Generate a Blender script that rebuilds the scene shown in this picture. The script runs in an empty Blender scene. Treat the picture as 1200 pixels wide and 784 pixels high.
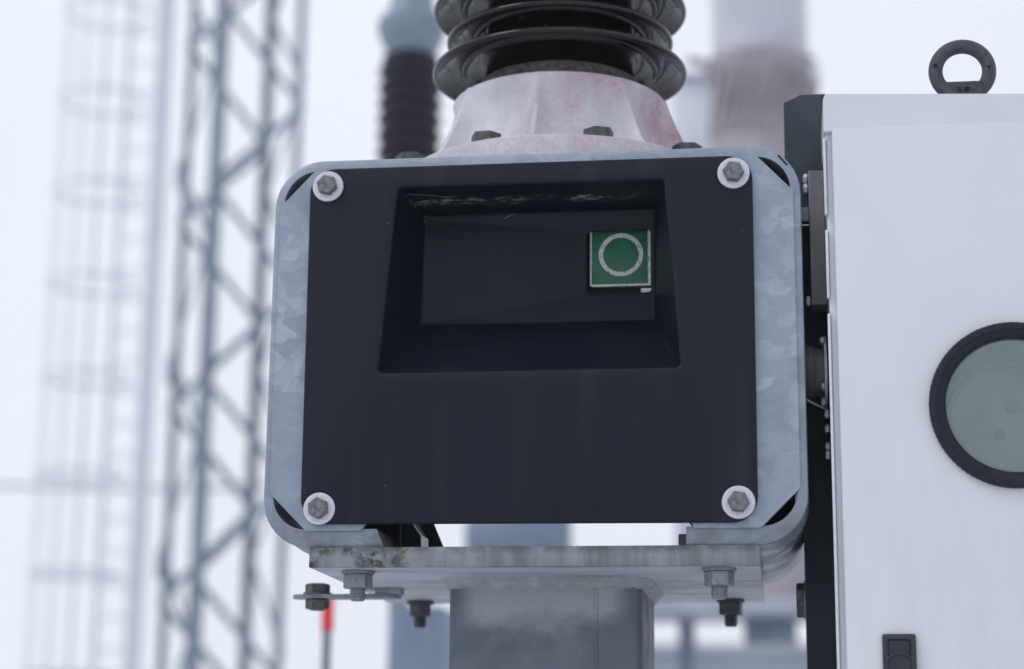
import bpy, bmesh, math, random
from mathutils import Vector, Matrix
R = math.radians
rnd = random.Random(7)
sc = bpy.context.scene
COL = sc.collection
Z0 = 2.0                      # height of the centre of the drive housing above the ground

# ------------------------------------------------------------------ camera
cam_d = bpy.data.cameras.new('camera'); cam = bpy.data.objects.new('camera', cam_d); COL.objects.link(cam)
sc.camera = cam
cam_d.sensor_width = 36; cam_d.lens = 67.5; cam_d.clip_start = 0.05; cam_d.clip_end = 3000
_y, _p, _r = R(8.2), R(13.0), R(.6)
FW = Vector((-math.sin(_y)*math.cos(_p), math.cos(_y)*math.cos(_p), math.sin(_p)))
_rr = Vector((math.cos(_y), math.sin(_y), 0)); _uu = _rr.cross(FW)
RT = _rr*math.cos(_r) + _uu*math.sin(_r); UP = -_rr*math.sin(_r) + _uu*math.cos(_r)
CAM = Vector((0.23287, -1.73984, -0.39886))            # relative to the housing centre
M = Matrix((RT, UP, -FW)).transposed().to_4x4(); M.translation = CAM + Vector((0, 0, Z0))
cam.matrix_world = M
cam_d.dof.use_dof = True; cam_d.dof.focus_distance = 1.80; cam_d.dof.aperture_fstop = 3.3; cam_d.dof.aperture_blades = 9

def at(px, py, Y):
    """point of the plane y = Y seen in that direction (photo measured at 1200 x 784)"""
    d = FW + RT*((px-600)/2250) + UP*((392-py)/2250)
    return CAM + d*((Y-CAM.y)/d.y)

# ------------------------------------------------------------------ light
SUN_EL, SUN_AZ = 50, 238
w = bpy.data.worlds.new('World'); sc.world = w; w.use_nodes = True
nt = w.node_tree; nt.nodes.clear()
N = nt.nodes.new; L = nt.links.new
out = N('ShaderNodeOutputWorld'); mixs = N('ShaderNodeMixShader')
sky = N('ShaderNodeTexSky'); sky.sky_type = 'NISHITA'; sky.sun_disc = False
sky.sun_elevation = R(SUN_EL); sky.sun_rotation = R(SUN_AZ)
b1 = N('ShaderNodeBackground'); b1.inputs[1].default_value = .1; L(sky.outputs[0], b1.inputs[0])
b2 = N('ShaderNodeBackground'); b2.inputs[1].default_value = 1.0
tc = N('ShaderNodeTexCoord'); sx = N('ShaderNodeSeparateXYZ'); L(tc.outputs['Generated'], sx.inputs[0])
mr = N('ShaderNodeMapRange'); mr.inputs[1].default_value = 0; mr.inputs[2].default_value = 1
mr.inputs[3].default_value = .97; mr.inputs[4].default_value = 1.12; L(sx.outputs[2], mr.inputs[0])
no = N('ShaderNodeTexNoise'); no.inputs['Scale'].default_value = 2.2; no.inputs['Detail'].default_value = 3
L(tc.outputs['Generated'], no.inputs['Vector'])
mr2 = N('ShaderNodeMapRange'); mr2.inputs[1].default_value = .3; mr2.inputs[2].default_value = .7
mr2.inputs[3].default_value = .93; mr2.inputs[4].default_value = 1.05; L(no.outputs[0], mr2.inputs[0])
mu = N('ShaderNodeMath'); mu.operation = 'MULTIPLY'; L(mr.outputs[0], mu.inputs[0]); L(mr2.outputs[0], mu.inputs[1])
vs = N('ShaderNodeVectorMath'); vs.operation = 'SCALE'; vs.inputs[0].default_value = (.90, .945, 1.03)
L(mu.outputs[0], vs.inputs['Scale']); L(vs.outputs[0], b2.inputs[0])
mixs.inputs[0].default_value = .9; L(b1.outputs[0], mixs.inputs[1]); L(b2.outputs[0], mixs.inputs[2]); L(mixs.outputs[0], out.inputs[0])
sl = bpy.data.lights.new('sun', 'SUN'); sun = bpy.data.objects.new('sun', sl); COL.objects.link(sun)
sl.energy = .8; sl.angle = R(22); sl.color = (1, .97, .93)
_sd = Vector((math.sin(R(SUN_AZ))*math.cos(R(SUN_EL)), math.cos(R(SUN_AZ))*math.cos(R(SUN_EL)), math.sin(R(SUN_EL))))
sun.rotation_euler = _sd.to_track_quat('Z', 'Y').to_euler()
sc.view_settings.view_transform = 'Standard'; sc.view_settings.look = 'None'
sc.cycles.volume_bounces = 8; sc.cycles.max_bounces = 14
sc.view_settings.exposure = 0; sc.view_settings.gamma = 1

# ------------------------------------------------------------------ materials
class Mat:
    def __init__(s, name, rough=.5, metal=0., spec=.5, coat=0.):
        s.m = bpy.data.materials.new(name); s.m.use_nodes = True
        s.t = s.m.node_tree; s.b = s.t.nodes['Principled BSDF']
        s.b.inputs['Roughness'].default_value = rough; s.b.inputs['Metallic'].default_value = metal
        s.b.inputs['Specular IOR Level'].default_value = spec; s.b.inputs['Coat Weight'].default_value = coat
        s.b.inputs['Coat Roughness'].default_value = .08
        s.tc = s.n('ShaderNodeTexCoord'); s.co = s.tc.outputs['Object']
    def n(s, k): return s.t.nodes.new(k)
    def l(s, a, b): s.t.links.new(a, b)
    def noise(s, scale, detail=4, rough=.55, vec=None, stretch=None, dist=0):
        v = vec or s.co
        if stretch:
            mp = s.n('ShaderNodeMapping'); mp.inputs['Scale'].default_value = stretch; s.l(v, mp.inputs[0]); v = mp.outputs[0]
        x = s.n('ShaderNodeTexNoise'); x.inputs['Scale'].default_value = scale; x.inputs['Detail'].default_value = detail
        x.inputs['Roughness'].default_value = rough; x.inputs['Distortion'].default_value = dist; s.l(v, x.inputs['Vector'])
        return x.outputs[0]
    def mr(s, v, a, b, c=0., d=1.):
        x = s.n('ShaderNodeMapRange'); x.clamp = True
        for i, k in enumerate((a, b, c, d)): x.inputs[i+1].default_value = k
        s.l(v, x.inputs[0]); return x.outputs[0]
    def math(s, op, a, b=None):
        x = s.n('ShaderNodeMath'); x.operation = op
        for i, k in enumerate((a, b)):
            if k is None: continue
            if isinstance(k, (int, float)): x.inputs[i].default_value = k
            else: s.l(k, x.inputs[i])
        return x.outputs[0]
    def mix(s, f, a, b):
        x = s.n('ShaderNodeMix'); x.data_type = 'RGBA'
        if isinstance(f, (int, float)): x.inputs[0].default_value = f
        else: s.l(f, x.inputs[0])
        for i, k in ((6, a), (7, b)):
            if isinstance(k, (tuple, list)): x.inputs[i].default_value = (*k, 1)
            else: s.l(k, x.inputs[i])
        return x.outputs[2]
    def xyz(s):
        x = s.n('ShaderNodeSeparateXYZ'); s.l(s.co, x.inputs[0]); return x.outputs
    def base(s, c):
        if isinstance(c, (tuple, list)): s.b.inputs[0].default_value = (*c, 1)
        else: s.l(c, s.b.inputs[0])
    def rough(s, v): s.l(v, s.b.inputs['Roughness'])
    def bump(s, h, strength=.3, dist=.001):
        x = s.n('ShaderNodeBump'); x.inputs['Strength'].default_value = strength; x.inputs['Distance'].default_value = dist
        s.l(h, x.inputs['Height']); s.l(x.outputs[0], s.b.inputs['Normal'])

MT = {}
def simple(name, c1, c2, scale, rough=.5, metal=0., bump=0., detail=5, stretch=None, lo=.35, hi=.65, spec=.5, rv=.1):
    m = Mat(name, rough, metal, spec)
    f = m.noise(scale, detail, stretch=stretch); m.base(m.mix(m.mr(f, lo, hi), c1, c2))
    g = m.noise(scale*3.1, 3); m.rough(m.mr(g, .3, .7, max(.03, rough-rv), min(1, rough+rv)))
    if bump: m.bump(m.noise(scale*6, 5), bump, .001)
    MT[name] = m.m; return m

# spangled zinc of the housing
def spangle(name, ca, cb, cc, scale, rough=.42):
    m = Mat(name, rough, .35)
    nz = m.n('ShaderNodeTexNoise'); nz.inputs['Scale'].default_value = 18; nz.inputs['Detail'].default_value = 4; m.l(m.co, nz.inputs['Vector'])
    sub = m.n('ShaderNodeVectorMath'); sub.operation = 'SUBTRACT'; m.l(nz.outputs[1], sub.inputs[0]); sub.inputs[1].default_value = (.5, .5, .5)
    sca = m.n('ShaderNodeVectorMath'); sca.operation = 'SCALE'; m.l(sub.outputs[0], sca.inputs[0]); sca.inputs['Scale'].default_value = .055
    add = m.n('ShaderNodeVectorMath'); add.operation = 'ADD'; m.l(m.co, add.inputs[0]); m.l(sca.outputs[0], add.inputs[1])
    mp = m.n('ShaderNodeMapping'); mp.inputs['Scale'].default_value = (.8, 1, 1.2); m.l(add.outputs[0], mp.inputs[0])
    vo = m.n('ShaderNodeTexVoronoi'); vo.feature = 'SMOOTH_F1'; vo.inputs['Smoothness'].default_value = .12; vo.inputs['Scale'].default_value = scale; m.l(mp.outputs[0], vo.inputs['Vector'])
    sp = m.n('ShaderNodeSeparateXYZ'); m.l(vo.outputs['Color'], sp.inputs[0])
    vo2 = m.n('ShaderNodeTexVoronoi'); vo2.inputs['Scale'].default_value = scale*3.1; m.l(mp.outputs[0], vo2.inputs['Vector'])
    sp2 = m.n('ShaderNodeSeparateXYZ'); m.l(vo2.outputs['Color'], sp2.inputs[0])
    v = m.math('ADD', m.math('MULTIPLY', sp.outputs[0], .7), m.math('MULTIPLY', sp2.outputs[0], .3))
    c = m.mix(m.mr(v, .15, .5), ca, cb); c = m.mix(m.mr(v, .55, .85), c, cc)
    fn = m.noise(300, 3); c = m.mix(m.mr(fn, .62, .75, 0, .25), c, (.2, .23, .27))
    m.base(c); m.rough(m.mr(sp.outputs[1], 0, 1, rough-.08, rough+.14)); m.bump(m.noise(90, 4), .12, .001)
    MT[name] = m.m; return m
spangle('spangled_zinc', (.235, .275, .34), (.275, .32, .39), (.36, .405, .475), 30)
m = spangle('zinc_band', (.22, .26, .315), (.26, .30, .36), (.31, .35, .41), 30)
# bottom of the band is dirty and mossy
x, y, z = m.xyz()
old = m.b.inputs[0].links[0].from_socket
bot = m.mr(z, -.150, -.180); dn = m.mr(m.noise(26, 5), .45, .62)
c = m.mix(m.math('MULTIPLY', m.math('MULTIPLY', bot, dn), .55), old, (.13, .12, .11))
c = m.mix(m.math('MULTIPLY', m.math('MULTIPLY', m.mr(z, -.172, -.176), m.mr(x, -.1, -.15)), m.mr(m.noise(45, 5), .56, .66, 0, .7)), c, (.12, .13, .10))
fl = m.noise(14, 3, stretch=(.6, 9, .6), dist=1.2)
c = m.mix(m.math('MULTIPLY', m.mr(fl, .55, .62), m.mr(z, -.12, -.16, 0, .45)), c, (.17, .20, .23))
m.base(c)

# cover: dark grey moulded plastic with dust, scratches of dirt, lichen under the upper edge of the recess
m = Mat('cover_plastic', .42, 0, .22)
x, y, z = m.xyz()
f = m.noise(5, 3); c = m.mix(m.mr(f, .3, .7), (.0052, .0076, .0160), (.0068, .0094, .0190))
st = m.noise(3.2, 5, stretch=(9, 9, .7)); c = m.mix(m.mr(st, .55, .75, 0, .25), c, (.04, .045, .056))
sp_ = m.noise(420, 2); c = m.mix(m.mr(sp_, .76, .80, 0, .35), c, (.16, .17, .19))
vo = m.n('ShaderNodeTexVoronoi'); vo.inputs['Scale'].default_value = 28; m.l(m.co, vo.inputs['Vector'])
c = m.mix(m.mr(vo.outputs['Distance'], .030, .018, 0, .55), c, (.20, .21, .22))
band = m.math('MULTIPLY', m.mr(y, .022, .032), m.mr(y, .052, .040)); band = m.math('MULTIPLY', band, m.mr(z, .145, .148))
band = m.math('MULTIPLY', band, m.math('MULTIPLY', m.mr(m.noise(95, 6, .75, stretch=(1, 1.6, 1)), .50, .60), m.mr(m.noise(9, 2), .34, .52)))
c = m.mix(m.math('MULTIPLY', band, m.mr(x, .13, .02, .3, 1)), c, (.50, .53, .43))
m.base(c); m.rough(m.mr(m.noise(7, 4), .3, .7, .36, .48)); m.bump(m.noise(900, 2), .10, .0004)
MT['cover_plastic'] = m.m

# base plate, dirty galvanising with moss at the left
m = Mat('plate_zinc', .58, .25)
x, y, z = m.xyz()
f = m.noise(30, 6); c = m.mix(m.mr(f, .35, .65), (.20, .225, .245), (.27, .295, .325))
edge = m.mr(y, .006, .0, 0, 1)
st = m.noise(60, 5, stretch=(1, 1, .12)); c = m.mix(m.math('MULTIPLY', edge, m.mr(st, .42, .62, 0, .75)), c, (.12, .14, .145))
top = m.math('MULTIPLY', edge, m.mr(z, -.2005, -.1945, 0, .7)); c = m.mix(m.math('MULTIPLY', top, m.mr(m.noise(50, 5), .35, .55)), c, (.06, .07, .072))
moss = m.math('MULTIPLY', edge, m.mr(m.noise(70, 6, .7), .48, .56))
mx = m.math('MULTIPLY', m.mr(x, -.172, -.150), m.mr(x, -.105, -.128))
mx = m.math('MAXIMUM', mx, m.math('MULTIPLY', m.mr(z, -.205, -.195), m.mr(x, -.08, -.12)))
mx = m.math('MAXIMUM', mx, m.mr(x, -.193, -.203)); c = m.mix(m.math('MULTIPLY', moss, mx), c, (.045, .050, .032))
sp_ = m.math('MULTIPLY', edge, m.mr(m.noise(120, 4), .66, .72)); c = m.mix(m.math('MULTIPLY', sp_, .6), c, (.06, .065, .06))
under = m.math('MULTIPLY', m.math('SUBTRACT', 1., edge), m.mr(m.noise(12, 4, stretch=(.5, 4, 1)), .3, .6, .25, .85)); c = m.mix(under, c, (.50, .50, .57))  # paler off the front edge: light bounced from the ground, put into the colour
m.base(c); m.rough(m.mr(m.noise(40, 4), .3, .7, .45, .75)); m.bump(m.noise(160, 5), .35, .001)
MT['plate_zinc'] = m.m

# column: blue grey galvanising, pale zinc spray beneath the weld
m = Mat('column_zinc', .6, .2)
x, y, z = m.xyz()
f = m.noise(38, 6); c = m.mix(m.mr(f, .3, .7), (.115, .135, .165), (.155, .175, .21))
g = m.noise(11, 3, stretch=(1, 1, .5)); c = m.mix(m.mr(g, .5, .66, 0, .45), c, (.10, .12, .15))
hz = m.math('ADD', z, m.math('MULTIPLY', m.math('SUBTRACT', m.noise(22, 5, .65), .5), .055))
sp_ = m.math('MULTIPLY', m.mr(hz, -.262, -.240), m.mr(m.math('ABSOLUTE', x), .085, .066))
c = m.mix(m.math('MULTIPLY', sp_, .9), c, (.34, .365, .375))
sc_ = m.mr(m.noise(200, 3), .70, .75, 0, .5); c = m.mix(sc_, c, (.33, .35, .38))
m.base(c); m.rough(m.mr(m.noise(30, 4), .3, .7, .5, .78)); m.bump(m.noise(130, 5), .3, .001)
MT['column_zinc'] = m.m

# cast base of the insulator, pale with pink stains
m = Mat('stained_casting', .62, .1)
x, y, z = m.xyz()
c = m.mix(m.mr(m.noise(40, 5), .3, .7), (.50, .51, .56), (.64, .645, .69))
pn = m.noise(16, 5, .6, stretch=(1, 1, .8)); fine = m.noise(260, 3)
pk = m.math('MULTIPLY', m.mr(pn, .36, .66, 0, .9), m.mr(fine, .25, .6, .5, 1))
pk = m.math('MULTIPLY', pk, m.mr(x, -.07, .03, .12, 1))
lo = m.math('MULTIPLY', m.mr(z, .235, .212, 0, .45), m.mr(fine, .35, .6, .35, 1))
pk = m.math('MAXIMUM', pk, lo)
c = m.mix(m.math('MULTIPLY', pk, .85), c, (.40, .20, .25))
c = m.mix(m.mr(m.noise(330, 2), .74, .78, 0, .6), c, (.07, .05, .05))
m.base(c); m.bump(fine, .35, .001); MT['stained_casting'] = m.m

m = Mat('brown_porcelain', .10, 0, .33)
f = m.noise(9, 4); c = m.mix(m.mr(f, .35, .65), (.007, .005, .007), (.013, .009, .011))
d = m.mr(m.noise(38, 6, .7, dist=.8), .62, .70, 0, .6)
c = m.mix(d, c, (.07, .065, .07)); m.base(c); m.rough(m.mr(m.noise(38, 6, .7, dist=.8), .56, .70, .09, .4)); MT['brown_porcelain'] = m.m
simple('cement', (.055, .045, .045), (.15, .13, .13), 160, .9, 0, .6)
simple('shed_rim_dust', (.10, .095, .10), (.19, .18, .19), 60, .45, 0, .1)

m = Mat('cabinet_paint', .34, 0, .5)
x, y, z = m.xyz()
f = m.noise(6, 4); c = m.mix(m.mr(f, .3, .7), (.62, .64, .685), (.65, .665, .71))
dd = m.math('MULTIPLY', m.mr(m.noise(9, 6, .65, stretch=(2.2, 1, .5)), .45, .7, 0, .45), m.mr(z, .05, -.28)); c = m.mix(dd, c, (.50, .51, .56))
sp_ = m.mr(m.noise(300, 2), .76, .80, 0, .3); c = m.mix(sp_, c, (.45, .45, .48))
m.base(c); m.rough(m.mr(m.noise(12, 3), .3, .7, .30, .42)); m.bump(m.math('ADD', m.math('MULTIPLY', m.noise(500, 2), .1), m.noise(14, 2)), .12, .003); MT['cabinet_paint'] = m.m
simple('cabinet_canopy_paint', (.60, .61, .66), (.65, .66, .71), 9, .4, 0, .06)

simple('bolt_zinc', (.11, .115, .12), (.21, .215, .225), 260, .5, .5, .5)
simple('bolt_dark', (.055, .062, .065), (.11, .12, .12), 230, .55, .4, .5)
simple('washer_zinc', (.56, .57, .63), (.68, .69, .74), 420, .5, .15, .25)
simple('nut_zinc', (.17, .20, .23), (.26, .29, .31), 240, .5, .4, .4)
simple('weld', (.24, .26, .27), (.33, .35, .36), 60, .6, .2, .35)
simple('eye_steel', (.045, .045, .052), (.075, .075, .085), 130, .6, .2, .5)
simple('black_rubber', (.008, .009, .017), (.014, .015, .024), 90, .6, 0, .3, spec=.3)
simple('black_plastic', (.012, .018, .028), (.020, .028, .038), 60, .4, 0, .1)
simple('post_paint', (.006, .010, .015), (.016, .024, .031), 22, .55, 0, .25, stretch=(1, 1, .4), spec=.2)
simple('bracket_zinc_dark', (.014, .026, .037), (.032, .050, .065), 14, .55, .2, .15)
simple('dull_zinc', (.13, .135, .14), (.24, .235, .235), 24, .55, .35, .25, stretch=(1, 1, .3))
simple('bright_zinc', (.45, .47, .50), (.6, .62, .65), 90, .4, .4, .2)
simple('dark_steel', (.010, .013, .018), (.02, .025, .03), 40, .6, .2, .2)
simple('gusset_zinc', (.03, .042, .05), (.06, .075, .085), 40, .55, .3, .2)
simple('indicator_green', (.003, .105, .055), (.006, .135, .074), 60, .45, 0, .1)
m = simple('worn_white', (.50, .53, .52), (.64, .66, .65), 200, .6, 0, .3)
c0 = m.b.inputs[0].links[0].from_socket; m.base(m.mix(m.mr(m.noise(620, 4), .57, .62, 0, .85), c0, (.07, .08, .07)))
simple('paper_white', (.6, .6, .68), (.7, .7, .76), 100, .7)
simple('web', (.12, .12, .115), (.2, .2, .2), 300, .8)
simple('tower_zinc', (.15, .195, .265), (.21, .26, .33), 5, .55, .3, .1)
simple('hazed_zinc', (.56, .60, .67), (.64, .67, .73), 5, .55, .2, .1)  # paler than the tower zinc, distance haze is put into the colour
simple('mast_lilac', (.57, .57, .66), (.64, .64, .72), 3, .6, 0, .05)  # mast tone lightened likewise, its haze fade is in the colour
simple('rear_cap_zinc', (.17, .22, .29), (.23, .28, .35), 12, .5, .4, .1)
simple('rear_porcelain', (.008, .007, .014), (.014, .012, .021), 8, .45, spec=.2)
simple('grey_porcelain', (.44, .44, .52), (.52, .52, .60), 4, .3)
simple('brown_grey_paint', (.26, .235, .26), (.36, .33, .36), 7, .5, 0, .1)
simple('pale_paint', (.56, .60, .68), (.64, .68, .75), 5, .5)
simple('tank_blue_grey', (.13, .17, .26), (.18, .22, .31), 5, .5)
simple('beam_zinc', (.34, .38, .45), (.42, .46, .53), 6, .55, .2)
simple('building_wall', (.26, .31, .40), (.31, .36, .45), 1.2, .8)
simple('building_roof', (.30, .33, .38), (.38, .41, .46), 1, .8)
simple('window_dark', (.03, .04, .06), (.05, .06, .08), 2, .2)
simple('red_paint', (.62, .015, .03), (.72, .03, .045), 20, .4)
simple('rod_grey', (.13, .19, .24), (.18, .24, .29), 20, .4)
simple('concrete', (.34, .34, .35), (.44, .44, .45), 12, .85, 0, .4)
simple('wire_metal', (.25, .28, .33), (.3, .33, .38), 3, .5)
m = simple('snowy_gravel', (.70, .72, .76), (.78, .80, .84), 1.3, .9, 0, 0)
c0 = m.b.inputs[0].links[0].from_socket
m.base(m.mix(m.math('MULTIPLY', m.mr(m.noise(1.1, 8, .7), .54, .60), .8), c0, m.mix(m.mr(m.noise(40, 4), .4, .6), (.12, .12, .12), (.26, .25, .25))))
m.bump(m.noise(9, 8, .7), .6, .05)

m = Mat('porthole_glass', .12, 0, .5)
m.base(m.mix(m.mr(m.noise(18, 4), .35, .65), (.27, .315, .32), (.335, .38, .38)))
tr = m.n('ShaderNodeBsdfTransparent'); tr.inputs[0].default_value = (.86, .91, .90, 1)
mx = m.n('ShaderNodeMixShader'); mx.inputs[0].default_value = .47
om = m.t.nodes['Material Output']; m.l(tr.outputs[0], mx.inputs[1]); m.l(m.b.outputs[0], mx.inputs[2]); m.l(mx.outputs[0], om.inputs[0])
MT['porthole_glass'] = m.m
simple('gauge_face', (.50, .60, .56), (.60, .70, .66), 20, .6)
simple('gauge_dark', (.30, .37, .35), (.36, .43, .40), 30, .6)

# ------------------------------------------------------------------ mesh helpers (coordinates relative to the housing centre)
class G:
    def __init__(s): s.b = bmesh.new()
    def box(s, x0, x1, y0, y1, z0, z1, bev=0., seg=2):
        vs = [s.b.verts.new((x, y, z)) for x in (x0, x1) for y in (y0, y1) for z in (z0, z1)]
        fs = [s.b.faces.new([vs[i] for i in q]) for q in ((0, 1, 3, 2), (4, 6, 7, 5), (0, 4, 5, 1), (2, 3, 7, 6), (0, 2, 6, 4), (1, 5, 7, 3))]
        if bev:
            es = list({e for f in fs for e in f.edges})
            bmesh.ops.bevel(s.b, geom=es, offset=bev, segments=seg, affect='EDGES', profile=.5)
        return s
    def loft(s, loops, closed=True, cap0=False, cap1=False, ring=False):
        vv = [[s.b.verts.new(p) for p in lp] for lp in loops]
        n = len(vv[0]); pairs = list(zip(vv, vv[1:])) + ([(vv[-1], vv[0])] if ring else [])
        for a, b in pairs:
            for i in range(n if closed else n-1):
                j = (i+1) % n
                try: s.b.faces.new((a[i], a[j], b[j], b[i]))
                except ValueError: pass
        if cap0: s.b.faces.new(list(reversed(vv[0])))
        if cap1: s.b.faces.new(vv[-1])
        return s
    def lathe(s, c, prof, n=48, axis='z', cap0=True, cap1=True, ph=0.):
        lps = []
        for r, h in prof:
            lp = []
            for i in range(n):
                a = 2*math.pi*i/n + ph; u, v = r*math.cos(a), r*math.sin(a)
                p = {'z': (u, v, h), 'y': (u, h, -v), 'x': (h, u, v)}[axis]
                lp.append((c[0]+p[0], c[1]+p[1], c[2]+p[2]))
            lps.append(lp)
        return s.loft(lps, cap0=cap0, cap1=cap1)
    def hexa(s, c, r, h, axis='z', ph=0., ch=.0012):
        """hexagon prism with its corners rounded off at both ends"""
        q = [(r-ch*1.5, 0), (r, ch), (r, h-ch), (r-ch*1.5, h)]
        return s.lathe(c, q, 6, axis, ph=ph)
    def tube(s, pts, r, n=8, cap=True):
        pts = [Vector(p) for p in pts]; lps = []
        for i, p in enumerate(pts):
            d = (pts[min(i+1, len(pts)-1)] - pts[max(i-1, 0)]).normalized()
            a = d.orthogonal().normalized() if i == 0 else (pa - d*pa.dot(d)).normalized()
            pa = a; b = d.cross(a); rr = r[i] if isinstance(r, list) else r
            lps.append([p + a*(rr*math.cos(2*math.pi*k/n)) + b*(rr*math.sin(2*math.pi*k/n)) for k in range(n)])
        return s.loft(lps, cap0=cap, cap1=cap)
    def bar(s, a, b, w, t, side=Vector((0, 1, 0))):
        """flat or square bar from a to b"""
        a, b = Vector(a), Vector(b); d = (b-a).normalized(); u = side.cross(d)
        u = u.normalized() if u.length > 1e-4 else d.orthogonal().normalized(); v = d.cross(u)
        lp = lambda p: [p+u*w/2+v*t/2, p-u*w/2+v*t/2, p-u*w/2-v*t/2, p+u*w/2-v*t/2]
        return s.loft([lp(a), lp(b)], cap0=True, cap1=True)
    def angle(s, a, b, w, t, u, v):
        """L section from a to b, legs along u and v"""
        a, b, u, v = Vector(a), Vector(b), Vector(u).normalized(), Vector(v).normalized()
        lp = lambda p: [p, p+u*w, p+u*w+v*t, p+u*t+v*t, p+u*t+v*w, p+v*w]
        return s.loft([lp(a), lp(b)], cap0=True, cap1=True)
    def mesh(s, name, mat, smooth=35):
        bmesh.ops.recalc_face_normals(s.b, faces=s.b.faces)
        me = bpy.data.meshes.new(name); s.b.to_mesh(me); s.b.free()
        me.materials.append(MT[mat])
        if smooth:
            me.shade_smooth(); me.set_sharp_from_angle(angle=R(smooth))
        return me

WL = {}
def thing(name, label, cat, loc, group=None, rz=0):
    o = bpy.data.objects.new(name, None); COL.objects.link(o)
    loc = Vector(loc); o.location = loc + Vector((0, 0, Z0)); o.rotation_euler.z = R(rz); o.empty_display_size = .05
    WL[o.name] = loc; o['label'] = label; o['category'] = cat
    if group: o['group'] = group
    return o
def part(name, g, mat, parent, smooth=35, at_=(0, 0, 0), label=None, kind=None):
    me = g.mesh(name, mat, smooth) if isinstance(g, G) else g
    o = bpy.data.objects.new(name, me); COL.objects.link(o)
    at_ = Vector(at_)
    if parent is None: o.location = at_ + Vector((0, 0, Z0))
    else: o.parent = parent; o.location = at_ - WL[parent.name]
    WL[o.name] = at_
    if label: o['label'] = label
    if kind: o['kind'] = kind
    return o
def copy_tree(o, parent=None):
    c = o.copy(); COL.objects.link(c); c.parent = parent; WL[c.name] = WL[o.name]
    for ch in list(o.children):
        copy_tree(ch, c)
    return c
def rpoly(pts, rad, n=6, y=0.):
    """rounded convex polygon in the xz plane"""
    res = []; k = len(pts)
    for i in range(k):
        p = Vector(pts[i]); a = (Vector(pts[i-1])-p).normalized(); b = (Vector(pts[(i+1) % k])-p).normalized()
        r = rad[i] if isinstance(rad, (list, tuple)) else rad
        th = a.angle(b); t = r/math.tan(th/2); c = p + (a+b).normalized()*(r/math.sin(th/2))
        s0 = p+a*t-c; s1 = p+b*t-c; a0 = math.atan2(s0.y, s0.x); a1 = math.atan2(s1.y, s1.x)
        d = (a1-a0+math.pi) % (2*math.pi) - math.pi
        for j in range(n+1):
            q = a0+d*j/n; res.append((c.x+r*math.cos(q), y, c.y+r*math.sin(q)))
    return res
def grow(pts, d):
    """offset a convex quad (clockwise from top left) outwards"""
    k = len(pts); out_ = []
    cx = sum(p[0] for p in pts)/k; cz = sum(p[1] for p in pts)/k
    ln = []
    for i in range(k):
        a = Vector(pts[i]); b = Vector(pts[(i+1) % k]); n_ = Vector(((b-a).y, -(b-a).x)).normalized()
        if n_.dot(a-Vector((cx, cz))) < 0: n_ = -n_
        ln.append((a+n_*d, b-a))
    for i in range(k):
        (p, u), (q, v) = ln[i-1], ln[i]
        t = ((q.x-p.x)*v.y-(q.y-p.y)*v.x)/(u.x*v.y-u.y*v.x); out_.append(tuple(p+u*t))
    return out_

# ------------------------------------------------------------------ setting
g = G(); n_ = 24
g.loft([[(math.cos(2*math.pi*i/48)*r, math.sin(2*math.pi*i/48)*r, -2.0) for i in range(48)] for r in (1, 6, 30, 120, 900)], cap0=True)
o = part('ground', g, 'snowy_gravel', None, 0); o['kind'] = 'structure'

# ------------------------------------------------------------------ support column
col = thing('support_column', 'square galvanised steel column with mossy top plate under the dark covered housing', 'column', (0, .195, -2.0))
g = G(); xc = .0015; CYc = .195
def sq(h, r, z): return [(xc+p[0], CYc+p[2], z) for p in rpoly([(-h, h), (h, h), (h, -h), (-h, -h)], r, 5)]
g.loft([sq(.0935, .010, -2.0+.016), sq(.0935, .010, -1.0), sq(.0935, .010, -.45), sq(.0935, .010, -.2145)], cap0=True, cap1=True)
part('tube', g, 'column_zinc', col)
g = G(); g.box(-.2060, .2095, -.001, .375, -.2110, -.1922, .0013)
tp = part('top_plate', g, 'plate_zinc', col)
g = G(); g.box(-.17, .175, .03, .36, -2.0, -1.984, .002); part('foot_plate', g, 'plate_zinc', col)
g = G()
pts = sq(.0940, .010, -.2140); P = []
for a, b in zip(pts, pts[1:]+pts[:1]):
    k = max(1, int((Vector(b)-Vector(a)).length/.005))
    P += [Vector(a).lerp(Vector(b), i/k) for i in range(k)]
lps = []; cc = Vector((xc, CYc, 0)); ph_ = [rnd.uniform(-1, 1) for _ in P]
for off, zz, jit in ((.0095, -.2108, .0010), (.0078, -.2128, .0010), (.0045, -.2150, .0008), (.0022, -.2180, .0009), (.0004, -.2205, .0012), (-.0010, -.2212, .0)):
    lp = []
    for i, p in enumerate(P):
        d = p-cc; d.z = 0
        nx = max(-.0835, min(.0835, d.x)); ny = max(-.0835, min(.0835, d.y)); nrm = Vector((d.x-nx, d.y-ny, 0)).normalized()
        j = jit*(.6*math.sin(i*1.55)+.5*ph_[i]+.5*math.sin(i*.31))
        q = p+nrm*(off+j); lp.append((q.x, q.y, zz-j*.6 if jit else zz))
    lps.append(lp)
g.loft(lps)
part('weld_bead', g, 'weld', col)
g = G(); g.box(.0505, .0525, .1003, .1017, -1.98, -.222); part('seam', g, 'column_zinc', col)
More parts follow.
